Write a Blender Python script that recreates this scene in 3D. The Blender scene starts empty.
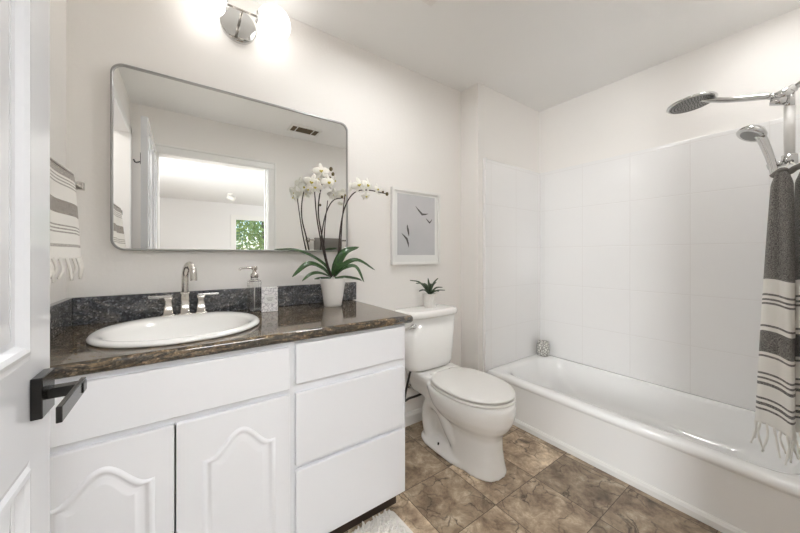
import bpy, bmesh, math, random
from mathutils import Vector, Matrix, noise
random.seed(7)
PI = math.pi
S = bpy.context.scene
C = S.collection

# ------------------------------------------------------------------ camera
FPX = 306.0
cam_d = bpy.data.cameras.new('camera')
cam_d.sensor_width = 36.0
cam_d.lens = FPX * 36.0 / 800.0
cam_d.shift_y = -(266.5 - 255.0) / 800.0
cam_d.clip_start = 0.02
cam = bpy.data.objects.new('camera', cam_d)
C.objects.link(cam)
YAW = math.atan((400 - 184) / FPX)
cam.location = (0, 0, 1.145)
cam.rotation_euler = (PI / 2, 0, -YAW)
S.camera = cam

# ------------------------------------------------------------------ world
w = bpy.data.worlds.new('sky'); S.world = w; w.use_nodes = True
nt = w.node_tree
bg = nt.nodes['Background']
sky = nt.nodes.new('ShaderNodeTexSky')
sky.sky_type = 'NISHITA'; sky.sun_disc = False
sky.sun_elevation = math.radians(50); sky.sun_rotation = math.radians(40)
nt.links.new(sky.outputs[0], bg.inputs[0])
bg.inputs[1].default_value = 0.22

# ------------------------------------------------------------------ sun + added fill lights
sun_d = bpy.data.lights.new('sun', 'SUN'); sun_d.energy = 2.6; sun_d.angle = 0.05
sun_d.color = (1, .96, .9)
sun = bpy.data.objects.new('sun', sun_d); C.objects.link(sun)
sun.rotation_euler = (math.radians(38), 0, math.radians(12))

def area(name, loc, rot, sx, sy, e, col=(1, 1, 1)):
    d = bpy.data.lights.new(name, 'AREA'); d.shape = 'RECTANGLE'; d.size = sx; d.size_y = sy
    d.energy = e; d.color = col
    o = bpy.data.objects.new(name, d); C.objects.link(o); o.location = loc; o.rotation_euler = rot
    return o
wl = area('bedroom_side_fill', (-2.42, -1.75, 1.2), (0, -PI / 2, 0), 1.1, 1.4, 50, (.95, .98, 1)); wl.data.spread = 1.65  # added fill by the solid left bedroom wall, which has no window
wc = area('closet_fill', (-.95, .45, 2.36), (0, 0, 0), .4, .4, 4, (1, .98, .95))  # unseen fill added to brighten the closet
area('bedroom_side_fill', (3.42, -3.0, 1.35), (0, PI / 2, 0), 1.3, 1.8, 8, (.93, .97, 1))  # second added fill, by the windowless right bedroom wall
GLOBE_E = 1.5
FAN_FILL_E = 26.0
TUB_FILL_E = 28.0
DOORWAY_FILL_E = 13.5

S.view_settings.view_transform = 'Standard'
S.view_settings.look = 'None'
S.view_settings.gamma = 1.0
S.view_settings.use_curve_mapping = False
S.view_settings.exposure = 0.98
S.cycles.max_bounces = 14
S.cycles.diffuse_bounces = 8
S.cycles.glossy_bounces = 8
S.cycles.transmission_bounces = 10
S.cycles.use_denoising = True
S.cycles.sample_clamp_indirect = 6.0

# ------------------------------------------------------------------ materials
def srgb(r, g, b):
    f = lambda c: (c / 255 / 12.92) if c / 255 <= .04045 else ((c / 255 + .055) / 1.055) ** 2.4
    return (f(r), f(g), f(b), 1)

def mat(name, col, rough=.5, metal=0., bump=None, spec=None, trans=0., coat=0., sss=0., emit=0., sheen=0., ior=None):
    m = bpy.data.materials.new(name); m.use_nodes = True
    n = m.node_tree.nodes; l = m.node_tree.links
    p = n['Principled BSDF']
    p.inputs['Base Color'].default_value = col
    p.inputs['Roughness'].default_value = rough
    p.inputs['Metallic'].default_value = metal
    if spec is not None: p.inputs['Specular IOR Level'].default_value = spec
    if trans: p.inputs['Transmission Weight'].default_value = trans
    if ior: p.inputs['IOR'].default_value = ior
    if coat: p.inputs['Coat Weight'].default_value = coat; p.inputs['Coat Roughness'].default_value = .05
    if sheen: p.inputs['Sheen Weight'].default_value = sheen
    if emit:
        p.inputs['Emission Color'].default_value = col; p.inputs['Emission Strength'].default_value = emit
    tc = n.new('ShaderNodeTexCoord')
    nz = n.new('ShaderNodeTexNoise')
    l.new(tc.outputs['Object'], nz.inputs['Vector'])
    sc, st = bump if bump else (40, .02)
    nz.inputs['Scale'].default_value = sc; nz.inputs['Detail'].default_value = 4
    if st <= 0: n.remove(nz); n.remove(tc); return m
    b = n.new('ShaderNodeBump'); b.inputs['Strength'].default_value = st; b.inputs['Distance'].default_value = .002
    l.new(nz.outputs['Fac'], b.inputs['Height']); l.new(b.outputs[0], p.inputs['Normal'])
    return m

def nodes(m): return m.node_tree.nodes, m.node_tree.links, m.node_tree.nodes['Principled BSDF']

def ramp(n, stops, interp='LINEAR'):
    r = n.new('ShaderNodeValToRGB'); cr = r.color_ramp; cr.interpolation = interp
    while len(cr.elements) > 1: cr.elements.remove(cr.elements[-1])
    cr.elements[0].position = stops[0][0]; cr.elements[0].color = stops[0][1]
    for p, c in stops[1:]:
        e = cr.elements.new(p); e.color = c
    return r

M = {}
M['wall'] = mat('wall_paint', srgb(238, 235, 231), .6, bump=(70, .25))
M['ceil'] = mat('ceiling_paint', srgb(238, 237, 235), .7, bump=(60, .2))
M['bedroom'] = mat('bedroom_paint', srgb(233, 232, 232), .6, bump=(60, .1))
M['trim'] = mat('trim_paint', srgb(235, 234, 231), .3)
M['door'] = mat('door_gloss_paint', srgb(218, 219, 222), .12, bump=(14, .02))
M['cab'] = mat('cabinet_paint', srgb(236, 237, 240), .28, bump=(30, .04))
M['porc'] = mat('porcelain', srgb(240, 239, 236), .08, coat=.4)
M['sink'] = mat('sink_porcelain', srgb(243, 242, 239), .07, coat=.4)
M['tub'] = mat('tub_enamel', srgb(243, 243, 242), .12, coat=.3)
M['chrome'] = mat('chrome', (.62, .62, .61, 1), .07, 1.)
M['nickel'] = mat('brushed_nickel', (.62, .59, .55, 1), .2, 1.)
M['frame_metal'] = mat('mirror_frame_metal', (.42, .42, .41, 1), .3, 1.)
M['mirror'] = mat('mirror_glass', (.93, .94, .93, 1), 0., 1., bump=(1, 0.))
M['black'] = mat('black_metal', (.008, .0075, .007, 1), .18, .3)
M['dark'] = mat('dark_gap', (.03, .028, .026, 1), .8)
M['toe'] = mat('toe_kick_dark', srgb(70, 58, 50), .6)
M['glass'] = mat('clear_glass', (1, 1, 1, 1), .0, trans=1., ior=1.45, bump=(1, 0.))
M['white_plastic'] = mat('white_plastic', srgb(232, 230, 226), .3)
M['pot'] = mat('white_ceramic_pot', srgb(236, 233, 228), .35)
M['soil'] = mat('potting_bark', srgb(66, 50, 38), .9, bump=(120, 1.))
M['stem'] = mat('orchid_stem', srgb(52, 40, 34), .5)
M['petal'] = mat('orchid_petal', srgb(246, 244, 236), .5)
M['lip'] = mat('orchid_lip', srgb(205, 190, 80), .5)
M['bud'] = mat('orchid_bud', srgb(98, 84, 48), .5)
M['mat_board'] = mat('mat_board', srgb(232, 232, 230), .8)
M['bird'] = mat('bird_ink', srgb(84, 82, 80), .8)
M['rug'] = mat('rug_cotton', srgb(232, 228, 222), .95, bump=(300, .6), sheen=.2)
M['fringe'] = mat('towel_fringe', srgb(232, 229, 222), .9, bump=(400, .4))
M['greytowel'] = mat('grey_towel', srgb(120, 116, 110), .95, bump=(300, .8))
M['hose'] = mat('braided_hose', (.05, .045, .042, 1), .35, .7)
M['globe'] = mat('opal_globe', (1, .98, .96, 1), .3, emit=GLOBE_E)
M['fan_fill'] = mat('fan_fill_glow', (1, 1, 1, 1), .4, emit=FAN_FILL_E)  # glow added to the fan to brighten the bathroom
M['tub_fill'] = mat('tub_fill_glow', (1, 1, 1, 1), .4, emit=TUB_FILL_E)  # glow of the added fill over the tub
M['doorway_fill'] = mat('doorway_fill_glow', (.95, .97, 1, 1), .4, emit=DOORWAY_FILL_E)  # glow of the added fill beyond the doorway
M['lampface'] = mat('spot_face', srgb(240, 238, 232), .4)
M['slot'] = mat('register_slot', srgb(110, 96, 76), .7)
M['nozzle'] = mat('spray_face', srgb(150, 150, 148), .3, .7)
M['nozzle_dot'] = mat('rubber_nozzle', srgb(60, 60, 60), .6)
M['carpet'] = mat('bedroom_carpet', srgb(190, 182, 170), .95, bump=(200, .6))
M['bark'] = mat('tree_bark', srgb(96, 80, 62), .9, bump=(20, 1.))
M['grass'] = mat('lawn', srgb(96, 120, 60), .95, bump=(20, 1.))

# leaf colours with a slight noise
def leafmat(name, c1, c2, rough=.35, sc=12):
    m = mat(name, c1, rough); n, l, p = nodes(m)
    nz = n.new('ShaderNodeTexNoise'); nz.inputs['Scale'].default_value = sc; nz.inputs['Detail'].default_value = 3
    r = ramp(n, [(.35, c1), (.65, c2)]); l.new(nz.outputs['Fac'], r.inputs[0]); l.new(r.outputs[0], p.inputs['Base Color'])
    return m
M['leaf'] = leafmat('orchid_leaf', srgb(22, 54, 16), srgb(44, 84, 26), .3)
M['succ'] = leafmat('succulent_leaf', srgb(50, 66, 50), srgb(74, 92, 66), .5, 30)
M['tree'] = leafmat('tree_leaf', srgb(104, 140, 62), srgb(172, 186, 104), .6, 6)
M['tree2'] = leafmat('tree_leaf_deep', srgb(52, 104, 66), srgb(96, 146, 88), .6, 6)

# marble floor tiles (12 in), each with its own tone and veining
def floor_mat():
    m = mat('brown_marble_tile', (.2, .14, .09, 1), .22); n, l, p = nodes(m)
    tc = n.new('ShaderNodeTexCoord'); T = .307
    def math_(op, a, b=None, c=None):
        q = n.new('ShaderNodeMath'); q.operation = op
        for i, v in enumerate((a, b, c)):
            if v is None: continue
            if isinstance(v, (int, float)): q.inputs[i].default_value = v
            else: l.new(v, q.inputs[i])
        return q.outputs[0]
    sep = n.new('ShaderNodeSeparateXYZ'); l.new(tc.outputs['Object'], sep.inputs[0])
    gx = math_('DIVIDE', math_('SUBTRACT', sep.outputs[0], .86), T)
    gy = math_('DIVIDE', math_('SUBTRACT', sep.outputs[1], .585), T)
    fx, fy = math_('FLOOR', gx), math_('FLOOR', gy)
    rx, ry = math_('SUBTRACT', gx, fx), math_('SUBTRACT', gy, fy)
    ex = math_('MINIMUM', rx, math_('SUBTRACT', 1., rx)); ey = math_('MINIMUM', ry, math_('SUBTRACT', 1., ry))
    edge = math_('MINIMUM', ex, ey)
    cell = n.new('ShaderNodeCombineXYZ'); l.new(fx, cell.inputs[0]); l.new(fy, cell.inputs[1])
    wn = n.new('ShaderNodeTexWhiteNoise'); wn.noise_dimensions = '3D'; l.new(cell.outputs[0], wn.inputs['Vector'])
    off = n.new('ShaderNodeVectorMath'); off.operation = 'MULTIPLY_ADD'
    l.new(wn.outputs['Color'], off.inputs[0]); off.inputs[1].default_value = (9, 9, 9); l.new(tc.outputs['Object'], off.inputs[2])
    n1 = n.new('ShaderNodeTexNoise'); n1.inputs['Scale'].default_value = 10; n1.inputs['Detail'].default_value = 10
    n1.inputs['Roughness'].default_value = .72; n1.inputs['Distortion'].default_value = .35; l.new(off.outputs[0], n1.inputs['Vector'])
    base = ramp(n, [(.28, srgb(84, 66, 48)), (.42, srgb(134, 112, 88)), (.54, srgb(168, 146, 118)), (.66, srgb(208, 190, 162)), (.8, srgb(150, 128, 104))])
    l.new(n1.outputs['Fac'], base.inputs[0])
    # distorted coords for the cracks
    nd = n.new('ShaderNodeTexNoise'); nd.inputs['Scale'].default_value = 14; nd.inputs['Detail'].default_value = 5; l.new(off.outputs[0], nd.inputs['Vector'])
    dv = n.new('ShaderNodeVectorMath'); dv.operation = 'MULTIPLY_ADD'; l.new(nd.outputs['Color'], dv.inputs[0])
    dv.inputs[1].default_value = (.12, .12, 0); l.new(off.outputs[0], dv.inputs[2])
    vo = n.new('ShaderNodeTexVoronoi'); vo.feature = 'DISTANCE_TO_EDGE'; vo.inputs['Scale'].default_value = 10; l.new(dv.outputs[0], vo.inputs['Vector'])
    crk = ramp(n, [(0, (1, 1, 1, 1)), (.035, (.15, .15, .15, 1)), (.09, (0, 0, 0, 1))]); l.new(vo.outputs['Distance'], crk.inputs[0])
    nm = n.new('ShaderNodeTexNoise'); nm.inputs['Scale'].default_value = 9; nm.inputs['Detail'].default_value = 3; l.new(off.outputs[0], nm.inputs['Vector'])
    msk = ramp(n, [(.42, (0, 0, 0, 1)), (.6, (1, 1, 1, 1))]); l.new(nm.outputs['Fac'], msk.inputs[0])
    cm = math_('MULTIPLY', crk.outputs[0], msk.outputs[0]); cm = math_('MULTIPLY', cm, .95)
    mx = n.new('ShaderNodeMixRGB'); l.new(cm, mx.inputs[0]); l.new(base.outputs[0], mx.inputs[1]); mx.inputs[2].default_value = srgb(60, 44, 32)
    hs = n.new('ShaderNodeHueSaturation'); l.new(mx.outputs[0], hs.inputs['Color'])
    vv = n.new('ShaderNodeMapRange'); l.new(wn.outputs['Value'], vv.inputs[0]); vv.inputs[3].default_value = .68; vv.inputs[4].default_value = 1.45
    l.new(vv.outputs[0], hs.inputs['Value']); hs.inputs['Saturation'].default_value = .88
    gr = math_('LESS_THAN', edge, .0045)
    mg = n.new('ShaderNodeMixRGB'); l.new(gr, mg.inputs[0]); l.new(hs.outputs[0], mg.inputs[1]); mg.inputs[2].default_value = srgb(72, 58, 46)
    l.new(mg.outputs[0], p.inputs['Base Color'])
    rr = n.new('ShaderNodeMapRange'); l.new(n1.outputs['Fac'], rr.inputs[0]); rr.inputs[3].default_value = .22; rr.inputs[4].default_value = .42
    l.new(rr.outputs[0], p.inputs['Roughness'])
    return m
M['floor'] = floor_mat()

def granite(name, dark_bias):
    m = mat(name, (.1, .08, .06, 1), .06, coat=.3); n, l, p = nodes(m)
    tc = n.new('ShaderNodeTexCoord'); mp = n.new('ShaderNodeMapping'); l.new(tc.outputs['Object'], mp.inputs[0])
    mp.inputs['Scale'].default_value = (5, 7, 7) if dark_bias else (2.6, 10, 10); mp.inputs['Rotation'].default_value = (0, 0, .10)
    n1 = n.new('ShaderNodeTexNoise'); n1.inputs['Scale'].default_value = 1.6; n1.inputs['Detail'].default_value = 12
    n1.inputs['Roughness'].default_value = .74; n1.inputs['Distortion'].default_value = 1.1; l.new(mp.outputs[0], n1.inputs['Vector'])
    if dark_bias:
        st = [(.3, srgb(56, 58, 64)), (.48, srgb(82, 84, 88)), (.58, srgb(110, 108, 106)), (.70, srgb(84, 80, 76))]
    else:
        st = [(.30, srgb(30, 30, 30)), (.40, srgb(72, 64, 54)), (.46, srgb(132, 112, 86)), (.50, srgb(86, 78, 66)), (.55, srgb(48, 46, 42)), (.60, srgb(124, 104, 82)), (.66, srgb(96, 92, 84)), (.78, srgb(60, 52, 44))]
    r = ramp(n, st); l.new(n1.outputs['Fac'], r.inputs[0])
    v = n.new('ShaderNodeTexVoronoi'); v.inputs['Scale'].default_value = 170; l.new(tc.outputs['Object'], v.inputs['Vector'])
    sp = ramp(n, [(0, (.3, .3, .3, 1)), (.6, (.9, .9, .9, 1)), (.85, (1.3, 1.3, 1.3, 1)), (1, (3.2, 3.2, 3.2, 1))])
    bw = n.new('ShaderNodeSeparateColor'); l.new(v.outputs['Color'], bw.inputs[0]); l.new(bw.outputs[0], sp.inputs[0])
    mu = n.new('ShaderNodeMixRGB'); mu.blend_type = 'MULTIPLY'; mu.inputs[0].default_value = .8 if dark_bias else .5
    l.new(r.outputs[0], mu.inputs[1]); l.new(sp.outputs[0], mu.inputs[2]); l.new(mu.outputs[0], p.inputs['Base Color'])
    return m
M['granite'] = granite('brown_granite', False)
M['granite_dark'] = granite('dark_granite', True)

def surround_mat():
    m = mat('white_tile_panel', srgb(226, 223, 219), .1, bump=(3, .05)); n, l, p = nodes(m)
    tc = n.new('ShaderNodeTexCoord'); sep = n.new('ShaderNodeSeparateXYZ'); l.new(tc.outputs['Object'], sep.inputs[0])
    outs = []
    for k, o in ((0, 1.80), (1, .875 + 3.1), (2, .30)):
        a = n.new('ShaderNodeMath'); a.operation = 'SUBTRACT'; l.new(sep.outputs[k], a.inputs[0]); a.inputs[1].default_value = o - 9.3
        b = n.new('ShaderNodeMath'); b.operation = 'PINGPONG'; l.new(a.outputs[0], b.inputs[0]); b.inputs[1].default_value = .155
        outs.append(b.outputs[0])
    # which normal: use the in-plane coordinates only
    g = n.new('ShaderNodeNewGeometry'); sn = n.new('ShaderNodeSeparateXYZ'); l.new(g.outputs['Normal'], sn.inputs[0])
    ab = n.new('ShaderNodeMath'); ab.operation = 'ABSOLUTE'; l.new(sn.outputs[0], ab.inputs[0])
    gt = n.new('ShaderNodeMath'); gt.operation = 'GREATER_THAN'; l.new(ab.outputs[0], gt.inputs[0]); gt.inputs[1].default_value = .5
    mx = n.new('ShaderNodeMix'); l.new(gt.outputs[0], mx.inputs[0]); l.new(outs[0], mx.inputs[2]); l.new(outs[1], mx.inputs[3])
    mn = n.new('ShaderNodeMath'); mn.operation = 'MINIMUM'; l.new(mx.outputs[0], mn.inputs[0]); l.new(outs[2], mn.inputs[1])
    r = ramp(n, [(0, (0, 0, 0, 1)), (.02, (1, 1, 1, 1))])
    mr = n.new('ShaderNodeMath'); mr.operation = 'MULTIPLY'; l.new(mn.outputs[0], mr.inputs[0]); mr.inputs[1].default_value = 5
    l.new(mr.outputs[0], r.inputs[0])
    b2 = n.new('ShaderNodeBump'); b2.inputs['Strength'].default_value = .3; b2.inputs['Distance'].default_value = .002
    l.new(r.outputs[0], b2.inputs['Height']); l.new(b2.outputs[0], p.inputs['Normal'])
    cm = n.new('ShaderNodeMixRGB'); l.new(r.outputs[0], cm.inputs[0]); cm.inputs[1].default_value = srgb(234, 232, 230); cm.inputs[2].default_value = srgb(240, 239, 238)
    l.new(cm.outputs[0], p.inputs['Base Color'])
    return m
M['surround'] = surround_mat()

def towel_mat(name, stops, heather=(96, 90, 84)):
    m = mat(name, (.8, .8, .78, 1), .95, bump=(500, .5), sheen=.1); n, l, p = nodes(m)
    uv = n.new('ShaderNodeUVMap'); sep = n.new('ShaderNodeSeparateXYZ'); l.new(uv.outputs[0], sep.inputs[0])
    W = (1, 1, 1, 1); B = (0, 0, 0, 1)
    st = []
    for pos, dark in stops: st.append((pos, (dark, dark, dark, 1)))
    r = ramp(n, st, 'CONSTANT'); l.new(sep.outputs[1], r.inputs[0])
    nz = n.new('ShaderNodeTexNoise'); nz.inputs['Scale'].default_value = 320; nz.inputs['Detail'].default_value = 2
    tc = n.new('ShaderNodeTexCoord'); l.new(tc.outputs['Object'], nz.inputs['Vector'])
    hr = ramp(n, [(.35, srgb(*[int(c * .62) for c in heather])), (.65, srgb(*[min(255, int(c * 1.35)) for c in heather]))]); l.new(nz.outputs['Fac'], hr.inputs[0])
    mx = n.new('ShaderNodeMixRGB'); l.new(r.outputs[0], mx.inputs[0]); mx.inputs[1].default_value = srgb(236, 233, 227); l.new(hr.outputs[0], mx.inputs[2])
    l.new(mx.outputs[0], p.inputs['Base Color'])
    return m
def bands(*bs):
    out = [(0., 0.)]
    for a, b, d in bs: out += [(a, d), (b, 0.)]
    return [o for i, o in enumerate(out) if not (i and o[0] == 0.)] if bs[0][0] > 0 else [(bs[0][0], bs[0][2])] + [(bs[0][1], 0.)] + sum([[(a, d), (b, 0.)] for a, b, d in bs[1:]], [])
M['towelL'] = towel_mat('striped_towel_taupe', bands((0, .10, .8), (.125, .14, .7), (.16, .175, .7), (.195, .21, .7), (.375, .52, .9), (.64, .655, .8), (.675, .69, .8), (.71, .725, .8), (.84, .875, .7)), (132, 124, 116))
M['towelR'] = towel_mat('striped_towel_charcoal', bands((0, .415, 1), (.475, .483, 1), (.493, .501, 1), (.511, .519, 1), (.600, .608, 1), (.622, .708, 1), (.722, .730, 1), (.790, .799, 1), (.811, .820, 1), (.832, .841, 1), (.893, .902, 1), (.914, .923, 1), (.935, .944, 1)), (114, 111, 107))

def speckle_box(name):
    m = mat(name, srgb(235, 233, 232), .5); n, l, p = nodes(m)
    tc = n.new('ShaderNodeTexCoord'); v = n.new('ShaderNodeTexVoronoi'); v.feature = 'DISTANCE_TO_EDGE'; v.inputs['Scale'].default_value = 55
    nz = n.new('ShaderNodeTexNoise'); nz.inputs['Scale'].default_value = 40; l.new(tc.outputs['Object'], nz.inputs['Vector'])
    ad = n.new('ShaderNodeVectorMath'); ad.operation = 'MULTIPLY_ADD'; l.new(nz.outputs['Color'], ad.inputs[0]); ad.inputs[1].default_value = (.04,) * 3; l.new(tc.outputs['Object'], ad.inputs[2])
    l.new(ad.outputs[0], v.inputs['Vector'])
    r = ramp(n, [(0, srgb(178, 175, 180)), (.05, srgb(215, 212, 214)), (.13, srgb(242, 240, 240))]); l.new(v.outputs['Distance'], r.inputs[0]); l.new(r.outputs[0], p.inputs['Base Color'])
    return m
M['soapbox'] = speckle_box('botanical_print_box')

def candle_mat():
    m = mat('woven_pattern_jar', srgb(225, 222, 216), .35); n, l, p = nodes(m)
    tc = n.new('ShaderNodeTexCoord'); v = n.new('ShaderNodeTexVoronoi'); v.feature = 'DISTANCE_TO_EDGE'; v.inputs['Scale'].default_value = 52
    l.new(tc.outputs['Object'], v.inputs['Vector'])
    r = ramp(n, [(0, srgb(130, 127, 120)), (.07, srgb(160, 157, 150)), (.15, srgb(230, 228, 222))]); l.new(v.outputs['Distance'], r.inputs[0]); l.new(r.outputs[0], p.inputs['Base Color'])
    return m
M['jar'] = candle_mat()

def print_mat():
    m = mat('pale_sky_print', srgb(205, 205, 207), .25); n, l, p = nodes(m)
    tc = n.new('ShaderNodeTexCoord'); nz = n.new('ShaderNodeTexNoise'); nz.inputs['Scale'].default_value = 2.5; nz.inputs['Detail'].default_value = 3
    l.new(tc.outputs['Object'], nz.inputs['Vector'])
    r = ramp(n, [(.3, srgb(206, 203, 205)), (.7, srgb(190, 192, 194))]); l.new(nz.outputs['Fac'], r.inputs[0]); l.new(r.outputs[0], p.inputs['Base Color'])
    return m
M['print'] = print_mat()

# ------------------------------------------------------------------ mesh helpers
def obj(name, bm, m, parent=None, smooth=False, bevel=0., sub=0, autos=None):
    me = bpy.data.meshes.new(name)
    bmesh.ops.recalc_face_normals(bm, faces=bm.faces[:])
    if smooth:
        for f in bm.faces: f.smooth = True
    bm.to_mesh(me); bm.free()
    for mm in (m if isinstance(m, (list, tuple)) else [m]): me.materials.append(mm)
    o = bpy.data.objects.new(name, me); C.objects.link(o)
    if parent: o.parent = parent
    if bevel:
        b = o.modifiers.new('bevel', 'BEVEL'); b.width = bevel; b.segments = 3; b.limit_method = 'ANGLE'; b.angle_limit = .6
        for f in me.polygons: f.use_smooth = True
        wn = o.modifiers.new('wn', 'WEIGHTED_NORMAL'); wn.keep_sharp = True
    if sub:
        s = o.modifiers.new('sub', 'SUBSURF'); s.levels = sub; s.render_levels = sub
    return o

def tag(o, label, cat=None, group=None, kind=None):
    if label: o['label'] = label
    if cat: o['category'] = cat
    if group: o['group'] = group
    if kind: o['kind'] = kind
    return o

def thing(name, label, cat, loc=(0, 0, 0), group=None, kind=None):
    o = bpy.data.objects.new(name, None); C.objects.link(o); o.location = loc; o.empty_display_size = .05
    return tag(o, label, cat, group, kind)

def shift(o, p):
    """parent a world-space mesh under an Empty that stands elsewhere"""
    o.data.transform(Matrix.Translation(-Vector(p.location))); return o

def box(bm, x0, x1, y0, y1, z0, z1):
    vs = [bm.verts.new((x, y, z)) for x in (x0, x1) for y in (y0, y1) for z in (z0, z1)]
    for f in ((0, 1, 3, 2), (4, 6, 7, 5), (0, 4, 5, 1), (2, 3, 7, 6), (0, 2, 6, 4), (1, 5, 7, 3)):
        bm.faces.new([vs[i] for i in f])
    return vs

def boxbm(*bs):
    bm = bmesh.new()
    for b in bs: box(bm, *b)
    return bm

def loft(bm, rings, cap0=True, cap1=True, closed=True):
    R = [[bm.verts.new(p) for p in r] for r in rings]
    n = len(R[0])
    for a, b in zip(R[:-1], R[1:]):
        for i in range(n if closed else n - 1):
            j = (i + 1) % n
            try: bm.faces.new((a[i], a[j], b[j], b[i]))
            except ValueError: pass
    if cap0: bm.faces.new(R[0])
    if cap1: bm.faces.new(R[-1][::-1])
    return R

def circ(c, r, axis, n=24, ph=0.):
    a = Vector(axis).normalized()
    u = a.orthogonal().normalized() if abs(a.z) < .99 else Vector((1, 0, 0))
    v = a.cross(u)
    return [Vector(c) + u * (r * math.cos(2 * PI * i / n + ph)) + v * (r * math.sin(2 * PI * i / n + ph)) for i in range(n)]

def lathe(bm, c, prof, n=32, cap0=True, cap1=True, fac=None):
    loft(bm, [[(c[0] + r * math.cos(2 * PI * i / n), c[1] + r * math.sin(2 * PI * i / n), c[2] + z) for i in range(n)] for r, z in prof], cap0, cap1)

def cyl(bm, a, b, r, r2=None, n=20):
    a, b = Vector(a), Vector(b); d = b - a
    loft(bm, [circ(a, r, d, n), circ(b, r if r2 is None else r2, d, n)])

def spline(pts, k=6):
    P = [Vector(p) for p in pts]; out = []
    P = [P[0] * 2 - P[1]] + P + [P[-1] * 2 - P[-2]]
    for i in range(1, len(P) - 2):
        for s in range(k):
            t = s / k
            out.append(.5 * ((2 * P[i]) + (-P[i-1] + P[i+1]) * t + (2*P[i-1] - 5*P[i] + 4*P[i+1] - P[i+2]) * t*t + (-P[i-1] + 3*P[i] - 3*P[i+1] + P[i+2]) * t**3))
    out.append(P[-2]); return out

def tube(bm, pts, r, n=10, k=6, rf=None):
    ps = spline(pts, k) if k else [Vector(p) for p in pts]
    rings = []; u = None
    for i, p in enumerate(ps):
        d = (ps[min(i+1, len(ps)-1)] - ps[max(i-1, 0)]).normalized()
        if u is None: u = d.orthogonal().normalized()
        u = (u - d * u.dot(d)).normalized(); v = d.cross(u)
        rr = r if rf is None else rf(i / (len(ps) - 1)) * r
        rings.append([p + (u * math.cos(2*PI*j/n) + v * math.sin(2*PI*j/n)) * rr for j in range(n)])
    loft(bm, rings)

def rrect(cx, cy, hx, hy, r, z, nc=8):
    out = []
    for k, (sx, sy) in enumerate(((1, 1), (-1, 1), (-1, -1), (1, -1))):
        for i in range(nc + 1):
            a = k * PI / 2 + PI / 2 * i / nc
            out.append((cx + sx * (hx - r) + r * math.cos(a), cy + sy * (hy - r) + r * math.sin(a), z))
    return out

def sell(cx, cy, a, b, z, n=2., N=64):
    out = []
    for i in range(N):
        t = 2 * PI * i / N; c, s = math.cos(t), math.sin(t)
        out.append((cx + a * abs(c) ** (2 / n) * (1 if c >= 0 else -1), cy + b * abs(s) ** (2 / n) * (1 if s >= 0 else -1), z))
    return out

def sphere(bm, c, r, sc=(1, 1, 1), u=24, v=14):
    m = Matrix.Translation(c) @ Matrix.Diagonal((sc[0] * r, sc[1] * r, sc[2] * r, 1))
    bmesh.ops.create_uvsphere(bm, u_segments=u, v_segments=v, radius=1, matrix=m)

# ------------------------------------------------------------------ the setting
YW = 1.655; XL = -.36; XR = 2.55; YF = -.07; ZC = 2.4; XJ = 1.745; YJ = 1.49
OX0, OX1, OZ = -.19, .705, 2.03
struct = lambda name, bm, m, label, cat, **k: tag(obj(name, bm, m, **k), label, cat, kind='structure')
struct('floor', boxbm((XL - .1, XR + .1, -.19, YW + .1, -.1, 0)), M['floor'], 'brown veined marble tile floor of the bathroom', 'floor')
struct('ceiling', boxbm((XL - .1, XR + .1, -.19, YW + .1, ZC, ZC + .1)), M['ceil'], 'pale bathroom ceiling with a small air register', 'ceiling')
struct('wall_back', boxbm((XL - .1, XJ + .05, YW, YW + .1, 0, ZC)), M['wall'], 'off-white textured wall behind the vanity and toilet', 'wall')
struct('wall_alcove', boxbm((XJ, XR + .1, YJ, YW, 0, ZC)), M['wall'], 'projecting off-white wall at the far end of the bathtub', 'wall')
struct('wall_left', boxbm((XL - .1, XL, .81, YW, 0, ZC), (XL - .1, XL, YF, .0, 0, ZC), (XL - .1, XL, 0, .81, 2.13, ZC)), M['wall'], 'off-white side wall at the left end of the vanity', 'wall')
struct('wall_right', boxbm((XR, XR + .1, -.19, YJ, 0, ZC)), M['wall'], 'warm white wall above the long side of the tub', 'wall')
struct('wall_front', boxbm((XL - .1, OX0, -.19, YF, 0, ZC), (OX1, XR, -.19, YF, 0, ZC), (OX0, OX1, -.19, YF, OZ, ZC)), M['wall'], 'off-white wall with the doorway, seen in the mirror', 'wall')
# baseboards
def baseboard(name, p, q, nrm, h, label):
    bm = bmesh.new(); p, q, nn = Vector(p), Vector(q), Vector(nrm)
    prof = [(0, 0), (.013, 0), (.013, h * .72), (.009, h * .85), (.006, h * .97), (0, h)]
    loft(bm, [[b + nn * d + Vector((0, 0, z)) for d, z in prof] for b in (p, q)])
    return struct(name, bm, M['trim'], label, 'baseboard')
baseboard('baseboard_back', (.805, YW, 0), (XJ, YW, 0), (0, -1, 0), .085, 'white baseboard behind the toilet')
baseboard('baseboard_alcove', (XJ, YJ, 0), (XJ, YW - .013, 0), (-1, 0, 0), .085, 'short white baseboard on the side of the projecting wall')
baseboard('baseboard_front', (.76, YF, 0), (1.80, YF, 0), (0, 1, 0), .085, 'white baseboard on the doorway wall')
# tub foot trim
bm = bmesh.new(); loft(bm, [[(1.828 - d, y, z) for d, z in [(0, 0), (.014, 0), (.014, .026), (.008, .038), (0, .042)]] for y in (YF, YJ)])
struct('trim_1', bm, M['trim'], 'white moulding strip where the tub apron meets the floor', 'trim')
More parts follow.
